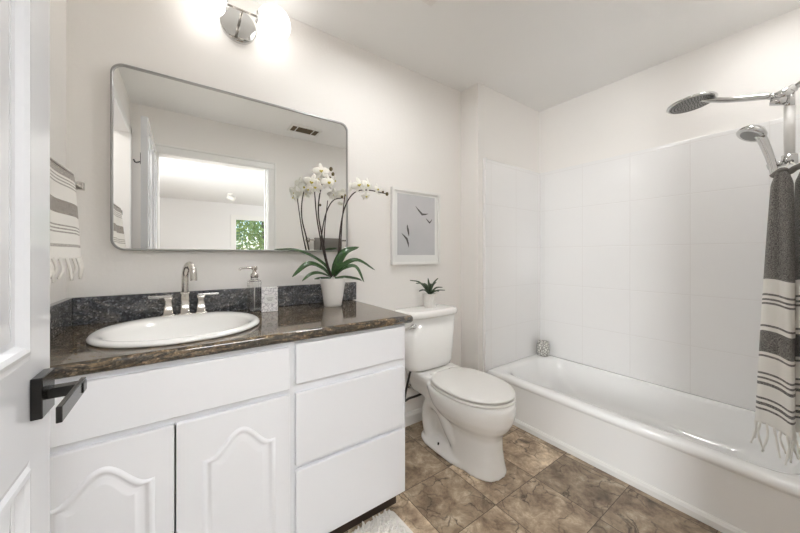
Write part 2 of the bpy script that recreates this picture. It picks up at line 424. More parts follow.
# door casing (both sides) + jamb
def casing(y, s):
    a, b, top = OX0 - .06, OX1 + .07, OZ + .065
    q = lambda d: (min(y, y + s * d), max(y, y + s * d))
    return [(OX1 - .005, b - .018, *q(.016), 0, OZ - .005), (b - .018, b, *q(.022), 0, top), (a, b - .018, *q(.016), OZ - .005, top - .018), (a, b - .018, *q(.022), top - .018, top), (a, OX0 + .005, *q(.016), 0, OZ - .005)]
struct('trim_2', boxbm(*casing(YF, 1)), M['trim'], 'white casing round the doorway on the bathroom side, seen in the mirror', 'door casing', bevel=.003)
struct('trim_3', boxbm(*casing(-.19, -1)), M['trim'], 'white casing round the doorway on the bedroom side', 'door casing', bevel=.003)
struct('trim_4', boxbm((OX1 - .012, OX1, -.19, YF, 0, OZ), (OX0, OX0 + .012, -.19, YF, 0, OZ), (OX0, OX1, -.19, YF, OZ - .012, OZ), (OX1 - .024, OX1 - .012, -.15, -.11, 0, OZ - .012)), M['trim'], 'white jamb lining of the bathroom doorway', 'door jamb')

# panelled door leaf (local: width along +Y, face on +X)
def panel_face(bm, fx, sgn, rects, y0, y1, z0, z1):
    """front skin with moulded panels: grid of rectangles around panels"""
    ys = sorted({y0, y1} | {r[0] for r in rects} | {r[1] for r in rects})
    zs = sorted({z0, z1} | {r[2] for r in rects} | {r[3] for r in rects})
    for a, b in zip(ys[:-1], ys[1:]):
        for c, d in zip(zs[:-1], zs[1:]):
            if any(abs(a - r[0]) < 1e-6 and abs(b - r[1]) < 1e-6 and abs(c - r[2]) < 1e-6 and abs(d - r[3]) < 1e-6 for r in rects):
                steps = [(0, 0), (.006, -.001), (.010, .004), (.016, .005), (.022, .001), (.028, -.006), (.036, -.007), (.062, -.001), (.066, 0)]
                rr = [[(fx + sgn * h, a + i, c + i), (fx + sgn * h, b - i, c + i), (fx + sgn * h, b - i, d - i), (fx + sgn * h, a + i, d - i)] for i, h in steps]
                loft(bm, rr, cap0=False)
            else:
                bm.faces.new([bm.verts.new(p) for p in ((fx, a, c), (fx, b, c), (fx, b, d), (fx, a, d))])
def make_door(name, w_, h, rects, label, loc, m='door'):
    t = thing(name, label, 'door', loc, kind='structure')
    bm = bmesh.new()
    panel_face(bm, .0175, 1, rects, 0, w_, .008, h)
    panel_face(bm, -.0175, -1, rects, 0, w_, .008, h)
    for q in (((0, .008), (0, h)), ((w_, .008), (w_, h)), ((0, .008), (w_, .008)), ((0, h), (w_, h))):
        (a, c), (b, d) = q
        bm.faces.new([bm.verts.new(p) for p in ((-.0175, a, c), (.0175, a, c), (.0175, b, d), (-.0175, b, d))])
    bmesh.ops.remove_doubles(bm, verts=bm.verts[:], dist=1e-5)
    obj('door_leaf', bm, M[m], t)
    return t
DW = .83
PR = []
for (a, b) in ((.115, DW / 2 - .045), (DW / 2 + .045, DW - .083)):
    PR += [(a, b, .99, 1.93), (a, b, .22, .843)]
d1 = make_door('door_1', DW, 2.015, PR, 'glossy white panelled door standing open at the left, with a black lever handle', (-.2035, -.063, 0))
# lever handle, near face
h = thing('door_handle', None, None); del_ = None
h.parent = d1; h['label'] = 'square black lever handle'
HY = .710 + .063; HZ = .930
obj('rosette', boxbm((.0175, .0305, HY - .027, HY + .027, HZ - .031, HZ + .031)), M['black'], h, bevel=.0015)
bm = bmesh.new(); box(bm, .0305, .0712, HY - .011, HY + .009, HZ - .008, HZ + .008); obj('spindle', bm, M['black'], h, bevel=.001)
obj('lever', boxbm((.063, .0695, HY - .110, HY + .014, HZ - .011, HZ + .011)), M['black'], h, bevel=.001)
h2 = thing('door_handle', None, None); h2.parent = d1; h2['label'] = 'black lever on the far face of the door'
obj('rosette', boxbm((-.0305, -.0175, HY - .027, HY + .027, HZ - .031, HZ + .031)), M['black'], h2, bevel=.0015)
obj('lever', boxbm((-.066, -.0305, HY - .010, HY + .010, HZ - .008, HZ + .008), (-.066, -.057, HY - .112, HY + .014, HZ - .010, HZ + .010)), M['black'], h2, bevel=.001)
for z in (.25, 1.1, 1.78):
    bm = bmesh.new(); cyl(bm, (-.024, -.004, z - .045), (-.024, -.004, z + .045), .006, n=12); obj('hinge', bm, M['black'], d1, True)
bm = bmesh.new(); box(bm, -.022, -.0175, DW - .045, DW - .02, 1.72, 1.79); tube(bm, [(-.022, DW - .032, 1.735), (-.045, DW - .032, 1.728), (-.055, DW - .032, 1.745)], .004); obj('coat_hook', bm, M['black'], d1)
# cased opening in the left wall to a lit closet (seen in the mirror)
struct('wall_closet', boxbm((-1.45, -1.35, -.19, 1.0, 0, ZC), (-1.35, XL - .1, .90, 1.0, 0, ZC), (-1.35, XL - .1, -.17, -.07, 0, ZC)), M['bedroom'], 'white closet walls beyond the opening in the left wall', 'wall')
struct('floor_closet', boxbm((-1.45, XL - .1, -.07, .90, -.1, 0)), M['carpet'], 'pale closet floor beyond the opening in the left wall', 'floor')
struct('ceiling_closet', boxbm((-1.45, XL - .1, -.17, 1.0, ZC, ZC + .1)), M['bedroom'], 'white closet ceiling beyond the opening in the left wall', 'ceiling')
struct('trim_5', boxbm((XL, XL + .012, .80, .86, 0, 2.18), (XL, XL + .012, -.045, .01, 0, 2.18), (XL, XL + .012, -.045, .86, 2.12, 2.18)), M['trim'], 'white casing round the closet opening in the left wall, seen at the mirror edge', 'door casing', bevel=.002)

# ------------------------------------------------------------------ bedroom beyond the doorway (seen in the mirror)
BX0, BX1, BY = -2.5, 3.5, -5.2
struct('floor_1', boxbm((BX0 - .1, BX1 + .1, BY - .1, -.19, -.1, 0)), M['carpet'], 'pale carpet of the bedroom beyond the doorway', 'floor')
struct('ceiling_1', boxbm((BX0 - .1, BX1 + .1, BY - .1, -.19, ZC, ZC + .1)), M['bedroom'], 'white bedroom ceiling seen in the mirror', 'ceiling')
WX0, WX1, WZ0, WZ1 = 1.0, 1.85, .85, 2.06
struct('wall_far', boxbm((BX0 - .1, WX0, BY - .1, BY, 0, ZC), (WX1, BX1 + .1, BY - .1, BY, 0, ZC), (WX0, WX1, BY - .1, BY, 0, WZ0), (WX0, WX1, BY - .1, BY, WZ1, ZC)), M['bedroom'], 'white far bedroom wall with the garden window, seen in the mirror', 'wall')
struct('wall_side', boxbm((BX0 - .1, BX0, BY, -.19, 0, ZC)), M['bedroom'], 'white bedroom wall out of direct sight', 'wall')
struct('wall_side.001', boxbm((BX1, BX1 + .1, BY, -.19, 0, ZC)), M['bedroom'], 'white bedroom wall on the far right', 'wall')
struct('wall_near', boxbm((BX0 - .1, XL - .1, -.25, -.19, 0, ZC), (XR + .1, BX1 + .1, -.25, -.19, 0, ZC)), M['bedroom'], 'white bedroom wall beside the bathroom', 'wall')
t = thing('window_1', 'white framed bedroom window onto green trees, seen in the mirror', 'window', ((WX0 + WX1) / 2, BY, WZ0), kind='structure')
fr = []
fw = .045
fr += [(WX0, WX0 + fw, BY - .07, BY + .01, WZ0, WZ1), (WX1 - fw, WX1, BY - .07, BY + .01, WZ0, WZ1), (WX0 + fw, WX1 - fw, BY - .07, BY + .01, WZ0, WZ0 + fw), (WX0 + fw, WX1 - fw, BY - .07, BY + .01, WZ1 - fw, WZ1)]
shift(obj('window_frame', boxbm(*fr), M['trim'], t, bevel=.003), t)
shift(obj('window_casing', boxbm((WX0 - .07, WX0, BY, BY + .02, WZ0 - .07, WZ1 + .07), (WX1, WX1 + .07, BY, BY + .02, WZ0 - .07, WZ1 + .07), (WX0, WX1, BY, BY + .02, WZ1, WZ1 + .07), (WX0, WX1, BY, BY + .05, WZ0 - .07, WZ0)), M['trim'], t), t)
shift(obj('sash_rail', boxbm((WX0 + fw, WX1 - fw, BY - .05, BY - .02, 1.18, 1.22)), M['trim'], t), t)
shift(obj('pane', boxbm((WX0 + fw, WX1 - fw, BY - .036, BY - .032, WZ0 + fw, WZ1 - fw)), M['glass'], t), t)
# outdoors
struct('ground', boxbm((-14, 18, -30, BY - .1, -.5, -.3)), M['grass'], 'green lawn outside the bedroom window', 'ground')
def tree(x, y, hh, r, m, label):
    t = thing('garden_tree', label, 'tree', (x, y, -.3), group=None)
    bm = bmesh.new(); tube(bm, [(0, 0, 0), (.05, 0, hh * .3), (-.04, .03, hh * .6)], .11, rf=lambda s: 1.2 - .6 * s); obj('trunk', bm, M['bark'], t, True)
    bm = bmesh.new()
    for i in range(2600):
        d = Vector((random.gauss(0, 1), random.gauss(0, 1), random.gauss(0, 1))).normalized() * (random.uniform(.45, 1.) * r)
        d.z *= 1.15; c = Vector((0, 0, hh * .62)) + d * (1 + .25 * noise.noise(d * 1.7))
        a = Vector((random.gauss(0, 1), random.gauss(0, 1), random.gauss(0, 1))).normalized(); b = a.orthogonal().normalized(); s = random.uniform(.05, .11)
        vs = [bm.verts.new(c + q) for q in (a * s, b * s * .45, -a * s, -b * s * .45)]; bm.faces.new(vs)
    o = obj('foliage', bm, m, t); o['kind'] = 'stuff'
tree(2.3, -8.2, 4.4, 1.3, M['tree'], 'yellow-green tree seen on the right through the mirrored bedroom window')
tree(1.3, -12.2, 4.8, 1.9, M['tree2'], 'deeper green tree seen on the left through the mirrored bedroom window')
tree(6.0, -13.0, 5.2, 2.0, M['tree2'], 'dark tree standing furthest right beyond the bedroom window')
# ceiling spot in the bedroom
t = thing('ceiling_spotlight', 'small white swivel spotlight on the bedroom ceiling, seen in the mirror', 'spotlight', (.77, -3.85, ZC))
bm = bmesh.new(); lathe(bm, (0, 0, 0), [(.05, 0), (.05, -.02), (.02, -.025), (.012, -.05)]); obj('mount', bm, M['white_plastic'], t, True)
bm = bmesh.new(); cyl(bm, (-.05, 0, -.07), (.07, .05, -.12), .035, .048); obj('lamp_head', bm, M['lampface'], t, True)

# ------------------------------------------------------------------ tub surround + tub
t = thing('shower_surround', 'glossy white tile-pattern panels round the bathtub', 'shower surround', (XR, YJ, .29))
shift(obj('side_panel', boxbm((XR - .02, XR, YF, YJ, .295, 1.855)), M['surround'], t, bevel=.003), t)
shift(obj('end_panel', boxbm((1.80, XR - .02, YJ - .02, YJ, .295, 1.855), (1.795, 1.815, YJ - .026, YJ, 0, 1.86)), M['surround'], t, bevel=.004), t)
shift(obj('end_panel', boxbm((1.80, XR - .02, YF, YF + .02, .295, 1.855)), M['surround'], t, bevel=.003), t)

tx0, tx1, ty0, ty1 = 1.82, 2.53, YF + .02, YJ - .02
cx, cy, hx, hy = (tx0 + tx1) / 2, (ty0 + ty1) / 2, (tx1 - tx0) / 2, (ty1 - ty0) / 2
t = thing('bathtub', 'white alcove bathtub with a straight apron', 'bathtub', (cx, cy, 0))
bm = bmesh.new()
def R2(ix0, ix1, iy0, iy1, r, z): # insets from each side
    a0, a1, b0, b1 = tx0 + ix0, tx1 - ix1, ty0 + iy0, ty1 - iy1
    return rrect((a0 + a1) / 2, (b0 + b1) / 2, (a1 - a0) / 2, (b1 - b0) / 2, r, z, 12)
rings = [R2(.008, 0, 0, 0, .002, .0), R2(.008, 0, 0, 0, .002, .255), R2(.006, 0, 0, 0, .003, .262), R2(.002, 0, 0, 0, .004, .266), R2(.0, 0, 0, 0, .005, .280), R2(.004, 0, 0, 0, .006, .292), R2(.014, .002, .002, .002, .01, .299), R2(.03, .004, .01, .01, .02, .301),
         R2(.06, .035, .08, .055, .10, .302), R2(.072, .045, .095, .068, .13, .297), R2(.082, .055, .11, .08, .15, .283), R2(.10, .075, .14, .13, .17, .20), R2(.125, .10, .18, .2, .18, .12), R2(.15, .125, .22, .27, .17, .075), R2(.19, .165, .28, .34, .13, .060), R2(.26, .24, .5, .55, .08, .058)]
loft(bm, rings, cap0=False)
shift(obj('tub_shell', bm, M['tub'], t, True), t)
bm = bmesh.new(); lathe(bm, (cx, ty0 + .38, .061), [(.033, 0), (.033, .003), (.02, .005)]); shift(obj('drain', bm, M['chrome'], t, True), t)

# ------------------------------------------------------------------ vanity
t = thing('vanity_cabinet', 'white bathroom vanity cabinet with two arched doors and three drawers', 'cabinet', (.22, 1.36, 0))
V = t
cx0, cx1, cy0, cz0, cz1 = -.355, .80, 1.095, .10, .844
obj_ = shift(obj('carcass', boxbm((cx1 - .018, cx1, cy0 + .018, YW - .015, cz0, cz1), (cx0, cx0 + .018, cy0 + .018, YW - .015, cz0, cz1), (cx0 + .018, cx1 - .018, cy0 + .018, YW - .02, cz0, cz0 + .018), (.30, .315, cy0 + .02, YW - .02, cz0 + .018, cz1 - .02)), M['cab'], t), t)
shift(obj('face_frame', boxbm((cx0, cx1, cy0, cy0 + .018, .825, cz1), (cx0, cx1, cy0, cy0 + .018, cz0, .135), (cx0, -.31, cy0, cy0 + .018, .135, .825), (.285, .33, cy0, cy0 + .018, .135, .825), (.77, cx1, cy0, cy0 + .018, .135, .825), (-.31, .285, cy0, cy0 + .018, .655, .685), (.33, .77, cy0, cy0 + .018, .655, .70), (.33, .77, cy0, cy0 + .018, .385, .41)), M['cab'], t), t)
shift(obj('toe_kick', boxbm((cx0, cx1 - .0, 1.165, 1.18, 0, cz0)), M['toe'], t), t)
shift(obj('base_side', boxbm((cx1 - .018, cx1, 1.18, YW - .015, 0, cz0)), M['cab'], t), t)
FY = 1.077
def slab(name, x0, x1, z0, z1):
    return shift(obj(name, boxbm((x0, x1, FY, cy0 - .0005, z0, z1)), M['cab'], t, bevel=.0035), t)
slab('false_front', -.325, .298, .682, .828)
slab('drawer', .318, .782, .694, .834)
slab('drawer', .318, .782, .408, .662)
slab('drawer', .318, .782, .128, .391)
def arched_door(x0, x1, px0, px1):
    bm = bmesh.new(); box(bm, x0, x1, FY, cy0 - .0005, .125, .663)
    d = obj('door', bm, M['cab'], t, bevel=.0035); shift(d, t)
    # arched outline, counter-clockwise in x,z
    def outline(d):
        a, b, zb, zs, zp = px0 + d, px1 - d, .185 + d, .535 - d * .6, .603 - d
        top = []
        for i in range(33):
            q = abs(2 * i / 32 - 1)
            z = zs if q > .84 else zs + (zp - zs) * (.5 + .5 * math.cos(PI * q / .84)) ** .85
            top.append((b - (b - a) * i / 32, z))
        return [(a, zb), (b, zb)] + top
    bm = bmesh.new(); rings = []
    for dist, hh in ((0, 0), (.004, .0045), (.010, .006), (.015, .004), (.019, .0008), (.026, .0008), (.040, .006), (.043, .0062)):
        rings.append([(x, FY - hh, z) for x, z in outline(dist)])
    loft(bm, rings, cap0=False)
    pn = obj('raised_panel', bm, M['cab'], d); shift(pn, t)
    for f in pn.data.polygons: f.use_smooth = len(f.vertices) == 4
arched_door(-.325, -.0225, -.275, -.065)
arched_door(-.0185, .298, .045, .250)

# worktop with an oval cut-out
sxc, syc = 0.0, 1.356
ang = sorted(set([2 * PI * i / 96 for i in range(96)]))
gx0, gx1, gy0, gy1 = XL + .002, .825, 1.07, YW - .001
def rectpt(a):
    c, s = math.cos(a), math.sin(a); ts = []
    if c > 1e-9: ts.append((gx1 - sxc) / c)
    if c < -1e-9: ts.append((gx0 - sxc) / c)
    if s > 1e-9: ts.append((gy1 - syc) / s)
    if s < -1e-9: ts.append((gy0 - syc) / s)
    k = min(q for q in ts if q > 0); return (sxc + c * k, syc + s * k)
corners = [math.atan2(y - syc, x - sxc) % (2 * PI) for x in (gx0, gx1) for y in (gy0, gy1)]
ang = sorted([a for a in ang if min(abs(a - c) for c in corners) > .02] + corners)
op = [rectpt(a) for a in ang]
def orect(inset, z):
    out = []
    for x, y in op:
        u = (x - gx0) / (gx1 - gx0); v = (y - gy0) / (gy1 - gy0)
        out.append((gx0 + u * (gx1 - inset - gx0), gy0 + inset + v * (gy1 - gy0 - inset), z))
    return out
def oell(k, z): return [(sxc + .235 * k * math.cos(a), syc + .225 * k * math.sin(a), z) for a in ang]
bm = bmesh.new()
loft(bm, [oell(1, .845), oell(1, .88), orect(.012, .88), orect(.006, .8785), orect(.002, .874), orect(0, .868), orect(0, .857), orect(.002, .851), orect(.006, .8465), orect(.012, .845), oell(1, .845)], False, False)
bmesh.ops.remove_doubles(bm, verts=bm.verts[:], dist=1e-6)
o = obj('countertop', bm, M['granite']); tag(o, 'polished brown veined granite worktop with a rounded front edge', 'countertop')
for f in o.data.polygons: f.use_smooth = abs(f.normal.z) < .99
tag(obj('backsplash', boxbm((XL + .022, .825 + .012, YW - .02, YW - .001, .8805, .985)), M['granite_dark'], bevel=.002), 'low dark speckled granite backsplash along the mirror wall', 'backsplash')
tag(obj('backsplash', boxbm((XL + .001, XL + .021, 1.09, YW - .001, .8805, .985)), M['granite_dark'], bevel=.002), 'short granite side splash on the left wall under the hanging towel', 'backsplash')

# sink
t = thing('sink', 'white oval drop-in sink in the granite worktop', 'sink', (sxc, syc, .88))
bm = bmesh.new()
N = 96
rings = [sell(sxc, syc, .232, .220, .8805, 2.1, N), sell(sxc, syc, .244, .236, .881, 2.15, N), sell(sxc, syc, .248, .240, .885, 2.15, N), sell(sxc, syc, .247, .239, .890, 2.15, N), sell(sxc, syc, .241, .233, .8955, 2.15, N), sell(sxc, syc, .233, .225, .8975, 2.15, N),
         sell(sxc, syc - .028, .215, .187, .8955, 2.1, N), sell(sxc, syc - .030, .208, .180, .889, 2.1, N), sell(sxc, syc - .032, .200, .172, .872, 2.1, N), sell(sxc, syc - .034, .180, .153, .825, 2.1, N), sell(sxc, syc - .036, .14, .118, .782, 2.05, N), sell(sxc, syc - .036, .08, .07, .762, 2, N), sell(sxc, syc - .036, .022, .022, .758, 2, N)]
loft(bm, rings, cap0=False)
s_ = obj('basin', bm, M['sink'], t, True); shift(s_, t)
sm = s_.modifiers.new('sol', 'SOLIDIFY'); sm.thickness = .0
s_.modifiers.remove(sm)
bm = bmesh.new(); lathe(bm, (sxc, syc - .036, .7585), [(.021, 0), (.021, .003), (.014, .004), (.012, .001)]); shift(obj('drain', bm, M['chrome'], t, True), t)

# faucet: spout and two lever handles
fy = 1.572
t = thing('faucet', 'polished nickel widespread faucet with an arched spout and two lever handles', 'faucet', (.004, fy, .896))
bm = bmesh.new()
loft(bm, [rrect(0, 0, .026, .022, .008, .0), rrect(0, 0, .026, .022, .008, .006), rrect(0, 0, .017, .015, .006, .008), rrect(0, 0, .0145, .0135, .006, .085), rrect(0, 0, .0165, .0155, .006, .087), rrect(0, 0, .0165, .0155, .006, .092), rrect(0, 0, .012, .012, .0115, .094)])
obj('spout_base', bm, M['nickel'], t, True, autos=1)
bm = bmesh.new()
tube(bm, [(0, 0, .09), (0, 0, .13), (.001, -.002, .172), (.008, -.020, .203), (.018, -.048, .208), (.026, -.068, .188), (.028, -.074, .160), (.028, -.074, .146)], .0125, n=16)
obj('spout', bm, M['nickel'], t, True)
for s in (-1, 1):
    bm = bmesh.new(); X = s * .056
    loft(bm, [rrect(X, 0, .024, .022, .008, .0), rrect(X, 0, .024, .022, .008, .005), rrect(X, 0, .0175, .0165, .005, .007), rrect(X, 0, .0115, .012, .005, .062), rrect(X, 0, .0150, .014, .005, .068), rrect(X, 0, .0150, .014, .005, .078)])
    hb = obj('handle_base', bm, M['nickel'], t, True)
    bm = bmesh.new(); box(bm, min(X - s * .012, X + s * .066), max(X - s * .012, X + s * .066), -.009, .009, .074, .084)
    obj('lever', bm, M['chrome'], hb, bevel=.003)

# ------------------------------------------------------------------ mirror
mx0, mx1, mz0, mz1 = -.235, .778, 1.163, 1.905
t = thing('wall_mirror', 'large rounded-corner mirror in a thin silver frame above the vanity', 'mirror', ((mx0 + mx1) / 2, YW, (mz0 + mz1) / 2))
mcx, mcz, mhx, mhz = (mx0 + mx1) / 2, (mz0 + mz1) / 2, (mx1 - mx0) / 2, (mz1 - mz0) / 2
def mr_(ins, y, r): return [(p[0], y, p[1]) for p in rrect(mcx, mcz, mhx - ins, mhz - ins, max(r - ins, .004), 0, 10)]
bm = bmesh.new(); loft(bm, [mr_(0, YW - .001, .045), mr_(0, YW - .030, .045), mr_(.002, YW - .032, .045), mr_(.007, YW - .032, .045), mr_(.008, YW - .030, .045), mr_(.008, YW - .024, .045)], False, False)
shift(obj('mirror_frame', bm, M['frame_metal'], t), t)
bm = bmesh.new(); loft(bm, [mr_(.0075, YW - .018, .045), mr_(.0075, YW - .024, .045)])
shift(obj('mirror_pane', bm, M['mirror'], t), t)

# ------------------------------------------------------------------ vanity light
t = thing('vanity_light', 'chrome two-globe wall light above the mirror', 'wall light', (.2135, YW, 2.242))
bm = bmesh.new(); loft(bm, [circ((0, -.001, 0), .078, (0, 1, 0), 48), circ((0, -.018, 0), .078, (0, 1, 0), 48), circ((0, -.022, 0), .074, (0, 1, 0), 48)]); o = obj('back_plate', bm, M['chrome'], t)
for f in o.data.polygons: f.use_smooth = False
bm = bmesh.new(); cyl(bm, (0, -.022, 0), (0, -.125, 0), .006); obj('post', bm, M['nickel'], t, True)
bm = bmesh.new(); cyl(bm, (-.066, -.125, 0), (.066, -.125, 0), .0045); obj('bar', bm, M['nickel'], t, True)
for s in (-1, 1):
    bm = bmesh.new(); cyl(bm, (s * .058, -.125, 0), (s * .066, -.125, 0), .024, .028, 24); obj('socket_cup', bm, M['chrome'], t, True)
    bm = bmesh.new(); sphere(bm, (s * .1345, -.125, 0), .075, u=32, v=20); o = obj('globe', bm, M['globe'], t, True); o['label'] = 'lit round opal glass shade'

# ------------------------------------------------------------------ picture
t = thing('framed_picture', 'white framed print of four flying birds above the toilet', 'picture', (1.299, YW, 1.332))
px0, px1, pz0, pz1 = 1.091, 1.507, 1.08, 1.585
f_ = .017
shift(obj('picture_frame', boxbm((px0, px0 + f_, YW - .026, YW - .001, pz0, pz1), (px1 - f_, px1, YW - .026, YW - .001, pz0, pz1), (px0 + f_, px1 - f_, YW - .026, YW - .001, pz0, pz0 + f_), (px0 + f_, px1 - f_, YW - .026, YW - .001, pz1 - f_, pz1)), M['trim'], t, bevel=.001), t)
shift(obj('mat_board', boxbm((px0 + f_, px1 - f_, YW - .014, YW - .002, pz0 + f_, pz1 - f_)), M['mat_board'], t), t)
shift(obj('print', boxbm((px0 + .047, px1 - .047, YW - .0155, YW - .014, pz0 + .065, pz1 - .035)), M['print'], t), t)
def onY(u, v, y):
    a = YAW; tt = (u - 400) / FPX; dx = math.sin(a) + tt * math.cos(a); dy = math.cos(a) - tt * math.sin(a); k = y / dy
    return Vector((k * dx, y, 1.145 + k * (255 - v) / FPX))
def bird(pts, ws):
    bm = bmesh.new(); P = [Vector(p) for p in pts]; L = []
    for i, p in enumerate(P):
        d = (P[min(i + 1, len(P) - 1)] - P[max(0, i - 1)]).normalized(); nn = Vector((-d.y, d.x)) * ws[i] * .8
        L.append((p + nn, p - nn))
    for a, b in zip(L[:-1], L[1:]):
        bm.faces.new([bm.verts.new((q.x, YW - .0157, q.y)) for q in (a[0], a[1], b[1], b[0])])
    shift(obj('bird', bm, M['bird'], t), t)
# birds: wing, body, wing in x,z on the print
bird([(1.285, 1.478), (1.315, 1.450), (1.345, 1.425), (1.375, 1.428), (1.400, 1.434)], [.001, .007, .010, .006, .001])
bird([(1.378, 1.400), (1.395, 1.385), (1.412, 1.372), (1.425, 1.383), (1.434, 1.398)], [.001, .006, .008, .005, .001])
bird([(1.205, 1.322), (1.216, 1.345), (1.222, 1.315), (1.228, 1.287), (1.230, 1.270)], [.001, .006, .010, .007, .001])
bird([(1.170, 1.288), (1.190, 1.272), (1.213, 1.252), (1.224, 1.222), (1.228, 1.195)], [.001, .006, .010, .008, .001])

# ------------------------------------------------------------------ toilet
TX = 1.325
t = thing('toilet', 'white two-piece toilet with the lid closed', 'toilet', (TX, 1.25, 0))
T = t
def egg(cx, yf, yb, hw, z, nf=2.0, nb=2.6, N=48, split=.42):
    """plan outline: elliptical front, fuller back"""
    ym = yb - (yb - yf) * split; out = []
    for i in range(N):
        a = 2 * PI * i / N; c, s = math.cos(a), math.sin(a)
        n = nf if s < 0 else nb; b = (ym - yf) if s < 0 else (yb - ym)
        out.append((cx + hw * abs(c) ** (2 / n) * (1 if c >= 0 else -1), ym + b * abs(s) ** (2 / n) * (1 if s >= 0 else -1), z))
    return out
bm = bmesh.new()
# front pedestal and bowl
loft(bm, [egg(TX, .975, 1.30, .118, .0, 2.6), egg(TX, .977, 1.30, .118, .012, 2.6), egg(TX, .984, 1.29, .109, .05, 2.5), egg(TX, .992, 1.28, .101, .12, 2.4), egg(TX, .992, 1.29, .103, .185, 2.3), egg(TX, .978, 1.33, .118, .215, 2.2), egg(TX, .952, 1.38, .145, .245, 2.1), egg(TX, .930, 1.42, .168, .285, 2.1), egg(TX, .920, 1.44, .180, .33, 2.1), egg(TX, .918, 1.45, .183, .365, 2.1), egg(TX, .922, 1.45, .180, .385, 2.1), egg(TX, .935, 1.44, .168, .388, 2.1)])
# rear deck under the tank
loft(bm, [rrect(TX, 1.51, .10, .12, .05, .26), rrect(TX, 1.51, .125, .125, .05, .33), rrect(TX, 1.50, .150, .135, .05, .385), rrect(TX, 1.50, .155, .14, .05, .412), rrect(TX, 1.50, .150, .135, .05, .42)])
# foot plate
loft(bm, [egg(TX, 1.03, 1.535, .140, .0, 2.4, 3), egg(TX, 1.03, 1.535, .140, .018, 2.4, 3), egg(TX, 1.04, 1.52, .120, .035, 2.4, 3), egg(TX, 1.06, 1.50, .085, .06, 2.4, 3)])
# trapway, two sided bulge
for s in (-1, 1):
    tube(bm, [(TX + s * .05, 1.22, .06), (TX + s * .075, 1.26, .15), (TX + s * .078, 1.33, .235), (TX + s * .075, 1.41, .25), (TX + s * .07, 1.46, .19), (TX + s * .068, 1.46, .10), (TX + s * .065, 1.44, .03)], .046, n=14)
box(bm, TX - .055, TX + .055, 1.15, 1.50, .0, .30)
body = obj('bowl', bm, M['porc'], t, True)
rm = body.modifiers.new('remesh', 'REMESH'); rm.mode = 'VOXEL'; rm.voxel_size = .007; rm.use_smooth_shade = True
sm = body.modifiers.new('smooth', 'SMOOTH'); sm.iterations = 8; sm.factor = .6
shift(body, t)
# seat ring + lid
bm = bmesh.new()
def slabegg(z0, z1, yf, yb, hw, r=.006):
    loft(bm, [egg(TX, yf + r, yb - r, hw - r, z0, 2.05, 3.0, split=.50), egg(TX, yf, yb, hw, z0 + r * .6, 2.05, 3., split=.50), egg(TX, yf, yb, hw, z1 - r, 2.05, 3., split=.50), egg(TX, yf + r * .5, yb - r * .5, hw - r * .5, z1 - r * .3, 2.05, 3., split=.50), egg(TX, yf + r * 1.6, yb - r * 1.6, hw - r * 1.6, z1, 2.05, 3., split=.50)])
slabegg(.3915, .405, .928, 1.405, .183); shift(obj('seat', bm, M['white_plastic'], t, True), t)
bm = bmesh.new(); slabegg(.4095, .429, .930, 1.405, .184, .009); lid = shift(obj('seat_lid', bm, M['white_plastic'], t, True), t)
for s in (-1, 1):
    bm = bmesh.new(); cyl(bm, (TX + s * .055, 1.412, .412), (TX + s * .105, 1.412, .412), .013)
    shift(obj('seat_hinge', bm, M['white_plastic'], t, True), t)
# tank
def tankring(hw, hd, z, bow, r=.062):
    # finer front edge so the bow reads
    base = rrect(TX - .025, 1.545, hw, hd, r, z, 8); pts = []
    for i, p in enumerate(base):
        q = base[(i + 1) % len(base)]; k = 10 if abs(p[0] - q[0]) > .1 else 1
        for j in range(k): pts.append((p[0] + (q[0] - p[0]) * j / k, p[1] + (q[1] - p[1]) * j / k, z))
    return [(x, y - (bow * max(0, 1 - ((x - TX + .025) / hw) ** 2) if y < 1.5 else 0), zz) for x, y, zz in pts]
bm = bmesh.new()
loft(bm, [tankring(.160, .068, .425, .008), tankring(.176, .080, .432, .012), tankring(.184, .084, .46, .016), tankring(.203, .092, .755, .020)])
shift(obj('tank', bm, M['porc'], t, True), t)
bm = bmesh.new()
loft(bm, [tankring(.206, .094, .756, .020), tankring(.214, .101, .760, .022), tankring(.216, .103, .770, .023), tankring(.215, .102, .786, .023), tankring(.208, .096, .795, .02), tankring(.183, .075, .797, .016)])
shift(obj('tank_lid', bm, M['porc'], t, True), t)
bm = bmesh.new(); cyl(bm, (TX - .195, 1.475, .715), (TX - .195, 1.446, .715), .014); fl = obj('flush_lever', bm, M['chrome'], t, True); shift(fl, t)
bm = bmesh.new(); tube(bm, [(TX - .195, 1.444, .715), (TX - .215, 1.440, .716), (TX - .245, 1.444, .711), (TX - .265, 1.448, .708)], .007); shift(obj('lever_arm', bm, M['chrome'], t, True), t)
for s in (-1, 1):
    bm = bmesh.new(); lathe(bm, (TX + s * .112, 1.33, .024), [(.010, 0), (.010, .008), (.005, .012), (.005, .026), (.001, .027)]); shift(obj('floor_bolt', bm, M['black'], t, True), t)
